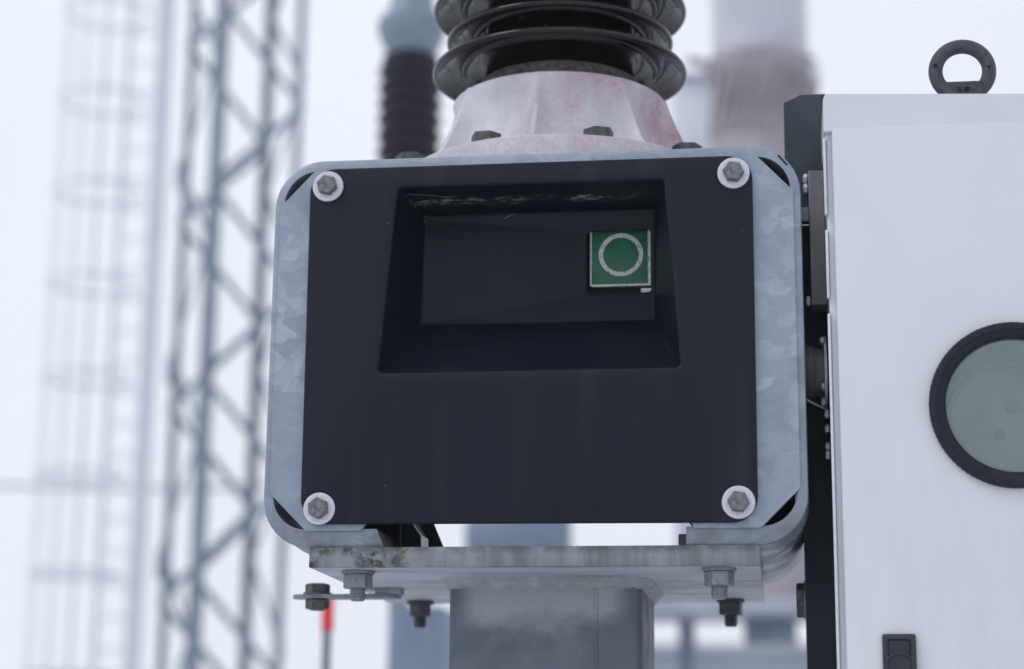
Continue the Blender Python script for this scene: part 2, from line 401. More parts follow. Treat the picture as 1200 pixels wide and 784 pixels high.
# nuts, washers and stud ends below the plate
def stud_prof(r, h, pitch=.002):
    pr = []; k = int(h/pitch)
    for i in range(k):
        pr += [(r, -i*pitch), (r, -i*pitch-pitch*.35), (r*.88, -i*pitch-pitch*.5), (r*.88, -i*pitch-pitch*.85)]
    return pr + [(r*.86, -h), (r*.7, -h-.001)]
def nut_parts(mat_n, mat_s, rs=1.0, ln=.027):
    a = G().lathe((0, 0, 0), [(.0155*rs, 0), (.0158*rs, -.0006), (.0158*rs, -.0026), (.0154*rs, -.003)], 32).mesh('washer', mat_n)
    b = G().hexa((0, 0, -.0165), .0137*rs, .0135, ph=.18, ch=.0007).mesh('nut', mat_n)
    c = G().lathe((0, 0, -.0165), [(.0005, .0)]+stud_prof(.0078*rs, ln-.0165), 24).mesh('stud', mat_s)
    return a, b, c
fr = nut_parts('nut_zinc', 'nut_zinc'); rr_ = nut_parts('bolt_dark', 'bolt_dark', .95, .028)
for (x, y, q) in ((-.166, .031, fr), (.172, .020, fr), (-.166, .345, rr_), (.173, .332, rr_)):
    wsh = part('washer', q[0], '', col, at_=(x, y, -.2110))
    nut = part('nut', q[1], '', col, at_=(x, y, -.2110)); nut.rotation_euler.z = rnd.uniform(0, 1)
    part('stud', q[2], '', nut, at_=(x, y, -.2110))
# thin strap lug beneath the plate, with its own bolt
g = G(); lp = []
for zz in (-.2210, -.2170):
    lp.append([(-.262+.011*math.cos(a), .205+.011*math.sin(a), zz) for a in [math.pi/2+math.pi*i/10 for i in range(11)]] +
              [(-.172, .192, zz), (-.160, .199, zz), (-.160, .209, zz), (-.172, .216, zz)])
g.loft(lp, cap0=True, cap1=True); lug = part('strap_lug', g, 'nut_zinc', col)
g = G().box(-.185, -.158, .194, .214, -.2171, -.2110, .001); part('lug_weld', g, 'weld', col)
hd = G().hexa((0, 0, -.2170), .0128, .0115, ph=.3); hd.lathe((0, 0, -.2170), [(.0148, 0), (.0148, .0022)], 24)
part('bolt_head', hd, 'bolt_dark', lug, at_=(-.2475, .205, 0))
hd = G().hexa((0, 0, -.2318), .0122, .0105, ph=.3); hd.lathe((0, 0, -.2328), [(.0068, 0), (.0078, .0015), (.0078, .003)], 16)
part('nut', hd, 'bolt_dark', lug, at_=(-.2475, .205, 0))

# ------------------------------------------------------------------ drive housing
hs = thing('drive_housing', 'galvanised drive housing with dark grey recessed cover, bolted on the column', 'housing', (0, .18, -.1922))
def rr_path(hw, zt, zb, r, xl, xr, n=10):
    p = [(xl, zb), (-.19, zb)]
    for cx, cz, a0 in ((-(hw-r), zb+r, 270), (-(hw-r), zt-r, 180), (hw-r, zt-r, 90), (hw-r, zb+r, 0)):
        for i in range(n+1):
            a = R(a0-90*i/n); p.append((cx+r*math.cos(a), cz+r*math.sin(a)))
    return p + [(.19, zb), (xr, zb)]
def flare(p): return (p[0]*(1-.001*p[1]/.17), p[1])
op = [flare(p) for p in rr_path(.2538, .1872, -.1920, .047, -.1365, .1430)]
ip = [flare(p) for p in rr_path(.2440, .1760, -.1745, .032, -.1440, .1430)]
g = G(); lps = []
for i, (a, b) in enumerate(zip(op, ip)):
    A, B = Vector(a), Vector(b); d = (A-B).normalized()
    lp = [(B.x, .006, B.y), (A.x-d.x*.003, .006, A.y-d.y*.003), (A.x-d.x*.0009, .0070, A.y-d.y*.0009)]
    cm = max(0, 1-abs(i-(len(op)-8))/9) if i > len(op)//2 else max(0, 1-abs(i-7)/9)
    for j in range(41):
        t = j/40; yy = .009+t*.351
        ph = i*.23
        wv = cm*(.0016*math.sin(yy*62+ph+1.3*math.sin(yy*31)) + .0008*math.sin(yy*140-ph*2)) * min(1, t*8)
        if cm > 0: wv += cm*.0012*math.sin(yy*95+ph*1.7)*(t > .02)
        lp.append((A.x+d.x*wv, yy, A.y+d.y*wv*.9-(0)))
    lp.append((B.x, .360, B.y)); lps.append(lp)
g.loft(lps, closed=True, cap0=True, cap1=True); part('casing_band', g, 'zinc_band', hs, 30)
# front sheet with chamfered corners
c_ = .036; hw, zt, zb = .2465, .1765, -.1765
oc = [(-hw, zt-c_), (-hw+c_*.95, zt), (hw-c_*.95, zt), (hw, zt-c_), (hw, zb+c_), (hw-c_, zb), (-hw+c_, zb), (-hw, zb+c_)]
oc = oc[:6] + [(.150, zb), (.146, -.1640), (-.150, -.1640), (-.158, zb)] + oc[6:]
oc = [flare(p) for p in oc]
def oct_hole(y):        # the opening behind the recess, with as many points as the outline
    pts = [(-.150, .150), (-.142, .158), (.142, .158), (.150, .150), (.150, -.040), (.142, -.048), (.10, -.048), (.03, -.048), (-.03, -.048), (-.10, -.048), (-.142, -.048), (-.150, -.040)]
    return rpoly(pts, .0015, 3, y)
g = G()
g.loft([oct_hole(.0020), oct_hole(.0085), rpoly(oc, .0015, 3, .0085), rpoly(oc, .0015, 3, .0020)], ring=True)
part('front_sheet', g, 'spangled_zinc', hs, 30)
# small fold lines pressed in the upper right corner
g = G()
for a, b in (((.2335, .1765), (.2415, .1665)),):
    g.bar((a[0], .0062, a[1]), (b[0], .0062, b[1]), .0016, .0018)
part('pressed_notch', g, 'dark_steel', hs, 0)
# cover
CO = [(-.2165, .1750), (.2090, .1745), (.2085, -.1722), (-.2150, -.1705)]
RO = [(-.1290, .1530), (.1250, .1525), (.1392, -.0274), (-.1437, -.0277)]
RB = [(-.1180, .1478), (.1128, .1480), (.1110, .0355), (-.1200, .0355)]
HO = [(.0447, .1285), (.1083, .1285), (.1083, .0645), (.0447, .0645)]
K = 8; cr = [.024, .024, .024, .024]
lps = [rpoly(grow(CO, -.002), cr, K, .0022), rpoly(CO, cr, K, .0020), rpoly(CO, cr, K, -.0030), rpoly(grow(CO, -.0006), cr, K, -.0041), rpoly(grow(CO, -.0018), cr, K, -.0046),
       rpoly(grow(RO, .0120), .010, K, -.0046), rpoly(grow(RO, .0105), .010, K, -.0050), rpoly(grow(RO, .0032), .006, K, -.0051), rpoly(grow(RO, .0016), .005, K, -.0045), rpoly(grow(RO, .0005), .004, K, -.0026), rpoly(RO, .0035, K, .0010),
       rpoly([tuple(Vector(a).lerp(Vector(b), .5)) for a, b in zip(RO, RB)], .003, K, .038),
       rpoly(grow(RB, .0012), .003, K, .0735), rpoly(grow(RB, .0003), .003, K, .0758), rpoly(grow(RB, -.0015), .003, K, .0770),
       rpoly(grow(HO, .0012), .005, K, .0770), rpoly(HO, .0045, K, .0778), rpoly(HO, .0045, K, .0810)]
g = G(); g.loft(lps); cov = part('cover', g, 'cover_plastic', hs, 50, label='dark charcoal moulded cover with a deep trapezoid recess')
# back of the recess, box behind it
g = G().box(-.16, .16, .1045, .107, -.06, .165); bm_ = g.b
g2 = G()
g2.box(-.17, .040, .0830, .0870, -.06, .168); g2.box(.113, .17, .0830, .0870, -.06, .168)
g2.box(.040, .113, .096, .100, .05, .14)
g.b.free(); part('backing_plate', g2, 'dark_steel', cov, 0)
# indicator flag
ind = part('position_indicator', G().box(.0480, .1060, .0850, .0910, .0732, .1300, .0008), 'indicator_green', hs)
C0 = Vector((.0777, .0845, .1052))
g = G(); nn = 56
g.loft([[(C0.x+r*math.cos(2*math.pi*i/nn), yv, C0.z+r*math.sin(2*math.pi*i/nn)) for i in range(nn)] for r, yv in ((.0176, .0850), (.0177, .0845), (.0219, .0845), (.0220, .0850))], ring=False)
part('circle_mark', g, 'worn_white', ind, 0)
g = G(); g.box(.0472, .0490, .0836, .0890, .0740, .1300); part('flag_edge', g, 'worn_white', ind, 0)
g = G(); g.box(.0490, .1072, .0836, .0890, .0730, .0750); part('flag_edge', g, 'worn_white', ind, 0)
g = G(); g.box(.1043, .1072, .0834, .0890, .0750, .1300); part('flag_edge', g, 'worn_white', ind, 0)
part('white_tab', G().box(.0975, .1082, .0815, .0828, .0648, .0698, .0005), 'paper_white', hs, 0)
# cover bolts
wm = G().lathe((0, 0, 0), [(.0098, -.0022), (.0142, -.0026), (.0150, -.0018), (.0150, 0)], 40, 'y', cap0=True).mesh('washer', 'washer_zinc')
bmats = ['bolt_zinc', 'bolt_zinc', 'bolt_zinc', 'bolt_zinc']
for k, (x, z, ro) in enumerate(((-.1982, .1565, .25), (.1915, .1565, .1), (-.1965, -.1568, .42), (.1912, -.1545, .12))):
    g = G()
    q = [(.0086, -.0090), (.0100, -.0078), (.0101, -.0068), (.0101, -.0022)]
    g.lathe((0, 0, 0), q, 6, 'y', ph=ro)
    b = part('cover_bolt', g, bmats[k], hs, 30, at_=(x, -.0056, z))
    for ln in range(3):      # raised strength marks on the head
        a = ro+R(90+120*ln); dx, dz = math.cos(a), -math.sin(a)
        part('head_mark', G().bar((dx*.003, -.0092, dz*.003), (dx*.0062, -.0092, dz*.0062), .0009, .0006), 'bolt_zinc', b, 0, at_=(x, -.0056, z))
    part('washer', wm, '', b, at_=(x, -.0056+.0006, z))
# rear wall, inner mechanism casing, gussets seen through the open bottom
part('rear_wall', G().box(-.238, .238, .350, .357, -.112, .170, .001).box(.155, .240, .3502, .3568, -.172, -.1121).box(-.240, -.196, .3502, .3568, -.172, -.1121), 'dull_zinc', hs)
part('added_dark_sheet', G().box(.150, .2425, .10, .104, -.170, -.09), 'dark_steel', hs, 0)  # sheet added only to keep the open lower corner dark
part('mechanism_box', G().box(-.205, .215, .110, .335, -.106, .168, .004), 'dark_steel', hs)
def plate_xz(pts, y0, y1):
    g = G(); g.loft([[(x, y0, z) for x, z in pts], [(x, y1, z) for x, z in pts]], cap0=True, cap1=True); return g
pp = lambda L_, Y: [(at(a, b, Y).x, at(a, b, Y).z) for a, b in L_]
part('gusset', plate_xz(pp([(440, 560), (486, 560), (522, 648), (436, 652)], .12), .12, .125), 'gusset_zinc', hs, 0)
part('gusset', plate_xz(pp([(412, 585), (454, 585), (454, 652), (412, 652)], .075), .075, .079), 'dark_steel', hs, 0)
g = G(); pa = [at(484, 606, .055), at(489, 618, .055), at(497.5, 630, .055), at(498, 652, .055)]
for a, b in zip(pa, pa[1:]): g.bar(a, b, .0016, .03, Vector((0, 1, 0)))
part('folded_lip', g, 'bright_zinc', hs, 0)
part('stay_rod', G().tube([at(469.5, 600, .07), at(469.5, 655, .07)], .0009), 'dull_zinc', hs)
g = G(); g.box(.133, .1425, .060, .34, -.190, -.1745, .001); part('foot_packer', g, 'brown_grey_paint', hs)
# cobweb threads and a bit of fluff
def web(pts, r=.00022):
    part('cobweb_thread', G().tube([at(*p) for p in pts], r, 5), 'web', cov, 0)
web([(473, 235, .015), (474, 230, .0145), (478, 228, .014), (507, 229, .014), (520, 231, .015), (535, 230, .015)])
web([(591, 256, .0755), (597, 253, .0745), (604, 250, .0735)], .0004)
web([(493, 246, .068), (496, 255, .074), (499, 262, .0755)], .0003); web([(489, 256, .065), (496, 254, .0735), (503, 253, .0750)], .0003)
# bolt heads of the insulator on the roof are built with the insulator

# ------------------------------------------------------------------ main insulator
IX, IY = .0035, .19
ins = thing('post_insulator', 'large glossy brown porcelain insulator on a pink stained casting, on the housing', 'insulator', (IX, IY, .1872))
def cast(phi, t):
    base = .1134 + .0070*t**1.4
    k = (phi-R(-94))/R(45); d = abs(k-round(k))*R(45)*.125
    wdt = .0034+.0035*t; rib = (.030*t**1.15+.0020)*math.exp(-(d/wdt)**2*1.1)
    sag = -.0095*math.sin(math.pi*min(1, t*1.05))*(1-math.exp(-(d/.022)**2)) + (.006*max(0, (t-.85)/.15)**2)
    return base+rib+sag
g = G(); nn = 240; lps = []
lps.append([(IX+.085*math.cos(2*math.pi*i/nn), IY+.085*math.sin(2*math.pi*i/nn), .2980) for i in range(nn)])
lps.append([(IX+.1106*math.cos(2*math.pi*i/nn), IY+.1106*math.sin(2*math.pi*i/nn), .2985) for i in range(nn)])
for j in range(21):
    t = j/20; z = .2965-t*(.2965-.2150)
    lps.append([(IX+cast(2*math.pi*i/nn, t)*math.cos(2*math.pi*i/nn), IY+cast(2*math.pi*i/nn, t)*math.sin(2*math.pi*i/nn), z) for i in range(nn)])
for r, z in ((.1600, .2145), (.1612, .2140), (.1620, .2120), (.1620, .1872)):
    lps.append([(IX+r*math.cos(2*math.pi*i/nn), IY+r*math.sin(2*math.pi*i/nn), z) for i in range(nn)])
g.loft(lps, cap0=True, cap1=True); cb = part('base_casting', g, 'stained_casting', ins, 40)
hm = G().hexa((0, 0, 0), .0155, .0115, ph=.1, ch=.0006).mesh('flange_bolt', 'bolt_dark')
for k in range(8):
    a = R(-90+22+45*k)
    if k in (1, 6):      # the two that stand on raised bosses beside the casting
        bx = (IX+.138 if k == 1 else IX-.149, .133)
        part('boss', G().lathe((bx[0], bx[1], 0), [(.020, .1872), (.019, .2190), (.017, .2205)], 24), 'stained_casting', cb)
        bo = part('flange_bolt', hm, '', cb, at_=(bx[0], bx[1], .2200)); continue
    bo = part('flange_bolt', hm, '', cb, at_=(IX+.1465*math.cos(a), IY+.1465*math.sin(a), .2130)); bo.rotation_euler.z = k*.37+.3
g = G().lathe((IX, IY, 0), [(.06, .297), (.0900, .2978), (.0895, .3130), (.0870, .3190), (.07, .320)], 96); part('cement_collar', g, 'cement', ins)
core_top = 1.55
g = G().lathe((IX, IY, 0), [(.0780, .310), (.0800, .330), (.0780, .345), (.0780, core_top)], 72); part('core', g, 'brown_porcelain', ins)
def shed_mesh(name, r, mat='brown_porcelain'):
    # profile from the core up the underside, round the rim, back along the upper side
    p = [(.0775, .0175), (.0800, .0178), (r*.66, .0160), (r*.735, .0125), (r*.750, .0060), (r*.765, .0040), (r*.782, .0055), (r*.795, .0112),
         (r*.83, .0105), (r*.90, .0065), (r-.0080, .0030), (r-.0050, .0002), (r-.0028, -.0008), (r-.0010, .0000), (r, .0016), (r, .0038), (r-.0008, .0056), (r-.0026, .0068),
         (r*.90, .0130), (r*.78, .0195), (.085, .0280), (.0790, .0320), (.0775, .036)]
    p = [(max(a, .0775), b) for a, b in p]
    return G().lathe((0, 0, 0), p, 160, cap0=False, cap1=False).mesh(name, mat, 60)
big = shed_mesh('shed', .1358); small = shed_mesh('shed', .1213)
z = .3305; k = 0
while z < core_top-.05:
    part('shed', big if k % 2 == 0 else small, '', ins, at_=(IX, IY, z)); z += .0353; k += 1
g = G().lathe((IX, IY, 0), [(.078, core_top-.01), (.095, core_top), (.095, core_top+.06), (.12, core_top+.07), (.12, core_top+.09)], 48); part('top_cap', g, 'rear_cap_zinc', ins)

# ------------------------------------------------------------------ cabinet on its post
CX = .2775
cab = thing('control_cabinet', 'white painted steel control cabinet at the right with round window', 'cabinet', (CX, 0, -.92), rz=0)
PX, PZ = .4380, -.0695
def around(x0, x1, z0, z1, y, n=180):
    # outline of a rectangle sampled by angle about the window's centre
    res = []; cor = []
    for i in range(n):
        a = 2*math.pi*i/n; c, s_ = math.cos(a), math.sin(a)
        t = min(((x1-PX)/c if c > 1e-9 else (x0-PX)/c if c < -1e-9 else 1e9), ((z1-PZ)/s_ if s_ > 1e-9 else (z0-PZ)/s_ if s_ < -1e-9 else 1e9))
        res.append((PX+c*t, y, PZ+s_*t))
    for cx, cz in ((x0, z0), (x0, z1), (x1, z0), (x1, z1)):
        k = min(range(n), key=lambda i: (res[i][0]-cx)**2+(res[i][2]-cz)**2); res[k] = (cx, y, cz)
    return res
def hole(r, y, n=180): return [(PX+r*math.cos(2*math.pi*i/n), y, PZ+r*math.sin(2*math.pi*i/n)) for i in range(n)]
g = G(); g.loft([around(CX, CX+.60, -.92, .196, .26), around(CX, CX+.60, -.92, .196, .0055), around(CX+.0015, CX+.5985, -.9185, .1945, .004), hole(.064, .004), hole(.064, .095)], cap0=True, cap1=True)
part('body', g, 'cabinet_paint', cab, 30)
g = G(); lp = []
for y in (-.004, .27):
    lp.append([(CX-.0012, y, .1950), (CX-.0012, y, .2270), (CX+.0010, y, .2320), (CX+.61, y, .2085), (CX+.61, y, .190)])
g.loft(lp, cap0=True, cap1=True); part('roof_cap', g, 'cabinet_canopy_paint', cab, 20)
X0, X1, Z0_, Z1_ = CX+.0060, CX+.59, -.90, .1975
g = G(); g.loft([around(X0, X1, Z0_, Z1_, .0035)] + [around(X0+q, X1-q, Z0_+q, Z1_-q, yy) for q, yy in ((0, -.0040), (.0003, -.0053), (.0010, -.0062), (.0022, -.0065))] + [hole(.0625, -.0065), hole(.0625, .0035)], ring=True); door = part('door', g, 'cabinet_paint', cab)
def circ(r, y, n=96, kn=0.):
    return [(PX+(r+kn*(i % 2))*math.cos(2*math.pi*i/n), y, PZ+(r+kn*(i % 2))*math.sin(2*math.pi*i/n)) for i in range(n)]
n = 180
g = G(); g.loft([circ(.0750, -.0066, n, .0005), circ(.0750, -.0115, n, .0005), circ(.0738, -.0135, n, .0003), circ(.0702, -.0143, n), circ(.0688, -.0140, n), circ(.0680, -.0130, n), circ(.0655, -.0122, n), circ(.0625, -.0108, n), circ(.0608, -.0085, n), circ(.0604, -.0020, n), circ(.0600, .010, n), circ(.0600, .085, n)])
pw = part('window_bezel', g, 'black_rubber', cab, 30)
g = G(); g.loft([circ(.0606, -.0060), circ(.045, -.0064), circ(.02, -.0066)], cap1=True); part('window_glass', g, 'porthole_glass', pw, 60)
g = G(); g.loft([circ(.0598, -.0040), circ(.0596, .084), circ(.0540, .085), circ(.0535, .082), circ(.0500, .082), circ(.0495, .086)]); part('window_tunnel', g, 'gauge_face', pw, 30)
g = G(); g.loft([circ(.0596, .0862), circ(.03, .0862)], cap1=True); part('gauge_dial', g, 'gauge_face', pw, 0)
part('gauge_hub', G().lathe((PX-.0040, .0800, PZ-.0105), [(.0045, 0), (.0045, .006)], 20, 'y'), 'gauge_dark', pw)
part('gauge_hub', G().lathe((PX+.0080, .0800, PZ+.0155), [(.0060, 0), (.0060, .006)], 20, 'y'), 'gauge_dark', pw)
# recessed latch
LX0, LX1, LZ = .3145, .3435, -.2725
fr_ = [(LX0, LZ), (LX1, LZ), (LX1, LZ-.11), (LX0, LZ-.11)]
g = G(); g.loft([rpoly(fr_, .002, 3, -.0068), rpoly(fr_, .002, 3, -.0105), rpoly(grow(fr_, -.001), .002, 3, -.0115), rpoly(grow(fr_, -.0045), .0015, 3, -.0115), rpoly(grow(fr_, -.0055), .0015, 3, -.0080)], cap1=True)
lt = part('latch_housing', g, 'black_plastic', cab, 40)
lc = ((LX0+LX1)/2, LZ-.031)
g = G(); nn = 40
g.loft([[(lc[0]+r*math.cos(2*math.pi*i/nn), y, lc[1]+r*math.sin(2*math.pi*i/nn)) for i in range(nn)] for r, y in ((.0148, -.0080), (.0146, -.0118), (.0137, -.0122), (.0128, -.0116), (.0126, -.0095))], cap1=True)
part('latch_button', g, 'black_plastic', lt, 40)
# eye bolt
EX, EZ = .4105, .2675
g = G(); no_, ni = 64, 16; lps = []
for i in range(no_):
    a = 2*math.pi*i/no_; ca, sa = math.cos(a), math.sin(a); lp = []
    rc, tr_ = .0252, .0068
    for j in range(ni):
        b = 2*math.pi*j/ni
        rad = tr_*math.cos(b); r_ = rc+rad; x_, z_ = r_*ca, r_*sa
        if rad < 0 or True:
            zmin = -.0128 if rad < 0 else -1
            if rad < 0: z_ = max(z_, zmin)
        lp.append((EX+x_, .045+.0072*math.sin(b), EZ+z_))
    lps.append(lp)
g.loft(lps, ring=True); eb = part('lifting_eye', g, 'eye_steel', cab, 50)
part('eye_collar', G().lathe((EX, .045, 0), [(.0200, .2235), (.0200, .2300), (.0180, .2360), (.012, .240)], 40), 'eye_steel', eb)
part('eye_foot', G().box(EX-.0185, EX+.0185, .0382, .0518, .226, .2550, .002), 'eye_steel', eb)
# small forged marks on the eye
for dx, dz, w_, h_ in ((-.0052, -.0205, .0011, .0034), (-.0034, -.0205, .0011, .0034), (.0008, -.0205, .0011, .0034), (.0034, -.0192, .003, .0009), (.0034, -.0205, .003, .0009), (.0034, -.0219, .003, .0009), (-.026, .0035, .0045, .0009), (-.026, .0055, .0035, .0009), (.0245, .0015, .004, .0009), (.0245, -.001, .0012, .003)):
    part('forged_mark', G().box(EX+dx-w_/2, EX+dx+w_/2, .0368, .0384, EZ+dz-h_/2, EZ+dz+h_/2), 'black_rubber', eb, 0)

post = thing('mounting_post', 'dark painted steel post standing between the housing and the white cabinet', 'post', (.27, .15, -2.0))
g = G(); P_ = [(.2505, .110), (.2835, .110), (.2835, .116), (.2570, .116), (.2570, .200), (.2505, .200)]
g.loft([[(x, y, zz) for x, y in P_] for zz in (-2.0, .137)], cap0=True, cap1=True); part('channel', g, 'post_paint', post, 20)
g = G(); P_ = [(.2400, .262), (.2570, .2700), (.2815, .2700), (.2815, .1525), (.2400, .1525)]
g.loft([[(x, y, zz) for x, zz in P_] for y in (.100, .106)], cap0=True, cap1=True); part('top_plate', g, 'bracket_zinc_dark', post, 20)
g = G(); g.box(.2400, .2432, .106, .19, .1525, .262); part('top_flange', g, 'bracket_zinc_dark', post, 20)
g = G(); g.box(.2480, .2800, .098, .110, .1375, .1522, .001); part('cleat', g, 'rear_cap_zinc', post, 20)
part('foot_plate', G().box(.20, .34, .06, .26, -2.0, -1.985, .002), 'post_paint', post)
hz_ = G().hexa((0, 0, 0), .0165, .0085, 'x', ph=.52)
nb = part('bolt_nut', hz_, 'bolt_dark', post, at_=(.2415, .135, -.2300))
part('washer', G().lathe((-.001, 0, 0), [(.0185, .0095), (.0185, .0110)], 28, 'x'), 'nut_zinc', nb, at_=(.2402, .135, -.2300))
# hinge block and conduit entry in the gap, fixed to the side of the cabinet
g = G(); g.box(.2620, .2772, .078, .110, .0480, .1835, .001); hb = part('bracket_block', g, 'dull_zinc', cab, 20)
for z_ in (.178, .168, .0540): part('bolt_head', G().hexa((0, 0, 0), .0052, .0050, 'x'), 'bright_zinc', hb, at_=(.2570, .088, z_))
g = G().lathe((0, .105, -.013), [(.0255, .2520), (.0265, .2535), (.0265, .2630), (.0240, .2635), (.0240, .2725)], 40, 'x')
en = part('conduit_gland', g, 'dull_zinc', cab)
part('gland_plate', G().lathe((0, .105, -.014), [(.0360, .2728), (.0360, .2752)], 48, 'x'), 'bright_zinc', en)
for z_, y_ in ((.0150, .090), (-.0450, .090), (-.031, .085), (-.058, .085), (-.072, .086), (-.089, .086), (-.097, .086)):
    part('bolt_head', G().hexa((0, 0, 0), .0045, .0050, 'x', ph=rnd.random()), 'bright_zinc', en, at_=(.2690 if z_ > -.05 else .2715, y_, z_))
part('stay_wire', G().tube([(.2510, .09, -.040), (.2610, .09, -.046), (.2730, .09, -.052)], .0011), 'bright_zinc', cab)
for z0_, z1_ in ((-.90, .02), (.035, .10), (.115, .19)):
    part('door_gasket', G().box(.2752, .2776, -.001, .006, z0_, z1_, .0005), 'washer_zinc', cab)

# ------------------------------------------------------------------ background
# lattice tower, 14 m behind
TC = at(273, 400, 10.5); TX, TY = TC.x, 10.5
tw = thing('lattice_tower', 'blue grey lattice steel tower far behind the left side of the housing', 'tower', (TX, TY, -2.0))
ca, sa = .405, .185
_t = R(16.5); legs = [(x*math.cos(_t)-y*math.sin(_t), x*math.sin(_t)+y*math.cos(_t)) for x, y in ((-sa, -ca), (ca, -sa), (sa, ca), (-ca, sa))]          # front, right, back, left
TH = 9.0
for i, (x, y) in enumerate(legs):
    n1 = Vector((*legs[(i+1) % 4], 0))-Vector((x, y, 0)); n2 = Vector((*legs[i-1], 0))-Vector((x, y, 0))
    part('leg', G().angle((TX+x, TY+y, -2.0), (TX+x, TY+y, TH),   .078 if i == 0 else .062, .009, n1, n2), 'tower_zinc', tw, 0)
per = 1.30; zc = lambda py: at(273, py, 10.5).z
for f, (i, j, ph0) in enumerate(((0, 1, 30), (0, 3, 90), (2, 3, 150), (2, 1, 205))):
    a = Vector((TX+legs[i][0], TY+legs[i][1], 0)); b = Vector((TX+legs[j][0], TY+legs[j][1], 0))
    z = zc(ph0); 
    while z > -2.0+per: z -= per
    k = 0
    while z < TH-per/2:
        p, q = (a, b) if k % 2 == 0 else (b, a)
        nrm = (b-a).cross(Vector((0, 0, 1))).normalized()
        part('brace', G().bar((p.x, p.y, z), (q.x, q.y, z+per/2), .048, .008, nrm), 'tower_zinc', tw, 0)
        z += per/2; k += 1
for kk in range(-1, 5):        # gusset plates at the joints of the front leg
    for py, ii in ((90, 0), (200, 3)):
        zz = zc(py+230*kk); x, y = legs[ii]
        part('gusset', G().box(TX+x-.03, TX+x+.05, TY+y-.012, TY+y-.004, zz-.10, zz+.10), 'tower_zinc', tw, 0)
part('foundation', G().box(TX-.7, TX+.7, TY-.7, TY+.7, -2.0, -1.85, .02), 'concrete', tw)

# caged ladder mast, 20 m behind
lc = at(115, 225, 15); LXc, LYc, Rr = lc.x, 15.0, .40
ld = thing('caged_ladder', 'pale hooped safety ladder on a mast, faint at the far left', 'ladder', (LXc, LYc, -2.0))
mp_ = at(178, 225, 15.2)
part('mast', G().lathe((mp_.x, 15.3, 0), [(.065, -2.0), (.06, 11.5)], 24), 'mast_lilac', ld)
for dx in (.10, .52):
    part('rail', G().box(LXc+dx-.02, LXc+dx+.02, LYc+.30, LYc+.36, -2.0, 11.2), 'hazed_zinc', ld, 0)
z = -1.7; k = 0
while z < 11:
    part('rung', G().tube([(LXc+.10, LYc+.33, z), (LXc+.52, LYc+.33, z)], .014, 6), 'hazed_zinc', ld); z += .30
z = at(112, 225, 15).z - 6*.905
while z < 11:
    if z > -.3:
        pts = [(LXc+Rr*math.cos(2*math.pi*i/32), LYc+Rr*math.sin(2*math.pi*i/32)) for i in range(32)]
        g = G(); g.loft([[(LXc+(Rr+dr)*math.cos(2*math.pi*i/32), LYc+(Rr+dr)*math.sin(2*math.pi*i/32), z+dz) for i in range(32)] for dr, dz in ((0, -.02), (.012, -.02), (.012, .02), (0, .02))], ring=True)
        part('hoop', g, 'hazed_zinc', ld, 20)
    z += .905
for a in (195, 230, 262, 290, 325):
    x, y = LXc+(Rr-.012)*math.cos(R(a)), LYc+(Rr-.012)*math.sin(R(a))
    part('strap', G().bar((x, y, -.2), (x, y, 10.9), .05, .008, Vector((math.cos(R(a)), math.sin(R(a)), 0))), 'hazed_zinc', ld, 0)

# insulator column behind, left of the big one, 5 m away
rx = at(481, 100, 3.75); S = rx.z; k5 = lambda py: at(481, py, 3.75).z
ri = thing('rear_insulator', 'dark ribbed insulator with blue grey metal cap, blurred behind the housing', 'insulator', (rx.x, 3.75, -2.0))
pr_ = [(.068, 72), (.076, 64), (.098, 46), (.106, 38), (.106, 28), (.074, 14), (.066, 0), (.066, -60), (.095, -66), (.095, -80)]
part('metal_cap', G().lathe((rx.x, 3.75, 0), [(r, k5(p)) for r, p in pr_], 40), 'rear_cap_zinc', ri, 30)
part('core', G().lathe((rx.x, 3.75, 0), [(.088, k5(560)), (.088, k5(70)), (.064, k5(64))], 32), 'rear_porcelain', ri)
sm = G().lathe((0, 0, 0), [(.087, -.010), (.096, -.006), (.101, 0), (.096, .007), (.087, .018)], 40, cap0=False, cap1=False).mesh('shed', 'rear_porcelain')
z = k5(86)
while z > k5(555):
    part('shed', sm, '', ri, at_=(rx.x, 3.75, z)); z -= .052
part('pedestal', G().lathe((rx.x, 3.75, 0), [(.028, -.56), (.028, k5(565)), (.08, k5(560))], 24), 'rear_cap_zinc', ri)
px0 = at(468, 720, 3.75).x
part('support_box', G().box(px0, px0+.140, 3.68, 3.95, -2.0, at(480, 712, 3.75).z, .01), 'tank_blue_grey', ri)

# pale porcelain column with a bellows housing, behind the right of the housing
cx_ = at(891, 80, 6.75); bt_ = at(800, 704, 6.6).z
pc = thing('grey_bushing', 'pale grey bushing above a brown grey flared housing, blurred behind the right corner', 'bushing', (cx_.x, 6.75, -2.0))
k9 = lambda py: at(891, py, 6.75).z
part('porcelain', G().lathe((cx_.x, 6.75, 0), [(.218, k9(86)), (.222, k9(60)), (.222, k9(-300))], 48), 'grey_porcelain', pc)
part('flared_housing', G().lathe((cx_.x, 6.75, 0), [(.236, bt_+.002), (.236, k9(150)), (.222, k9(135)), (.226, k9(112)), (.262, k9(92)), (.262, k9(78)), (.215, k9(72))], 48), 'brown_grey_paint', pc, 30)
for k in range(10):
    a = R(200+k*15); x, y = cx_.x+.244*math.cos(a), 6.75+.244*math.sin(a)
    part('rib', G().bar((x, y, k9(165)), (cx_.x+.258*math.cos(a+.35), 6.75+.258*math.sin(a+.35), k9(96)), .03, .02, Vector((math.cos(a), math.sin(a), 0))), 'brown_grey_paint', pc, 0)
ball = at(950, 86, 6.65); g = G(); bmesh.ops.create_uvsphere(g.b, u_segments=20, v_segments=12, radius=.045, matrix=Matrix.Translation(ball)); part('terminal_ball', g, 'mast_lilac', pc)
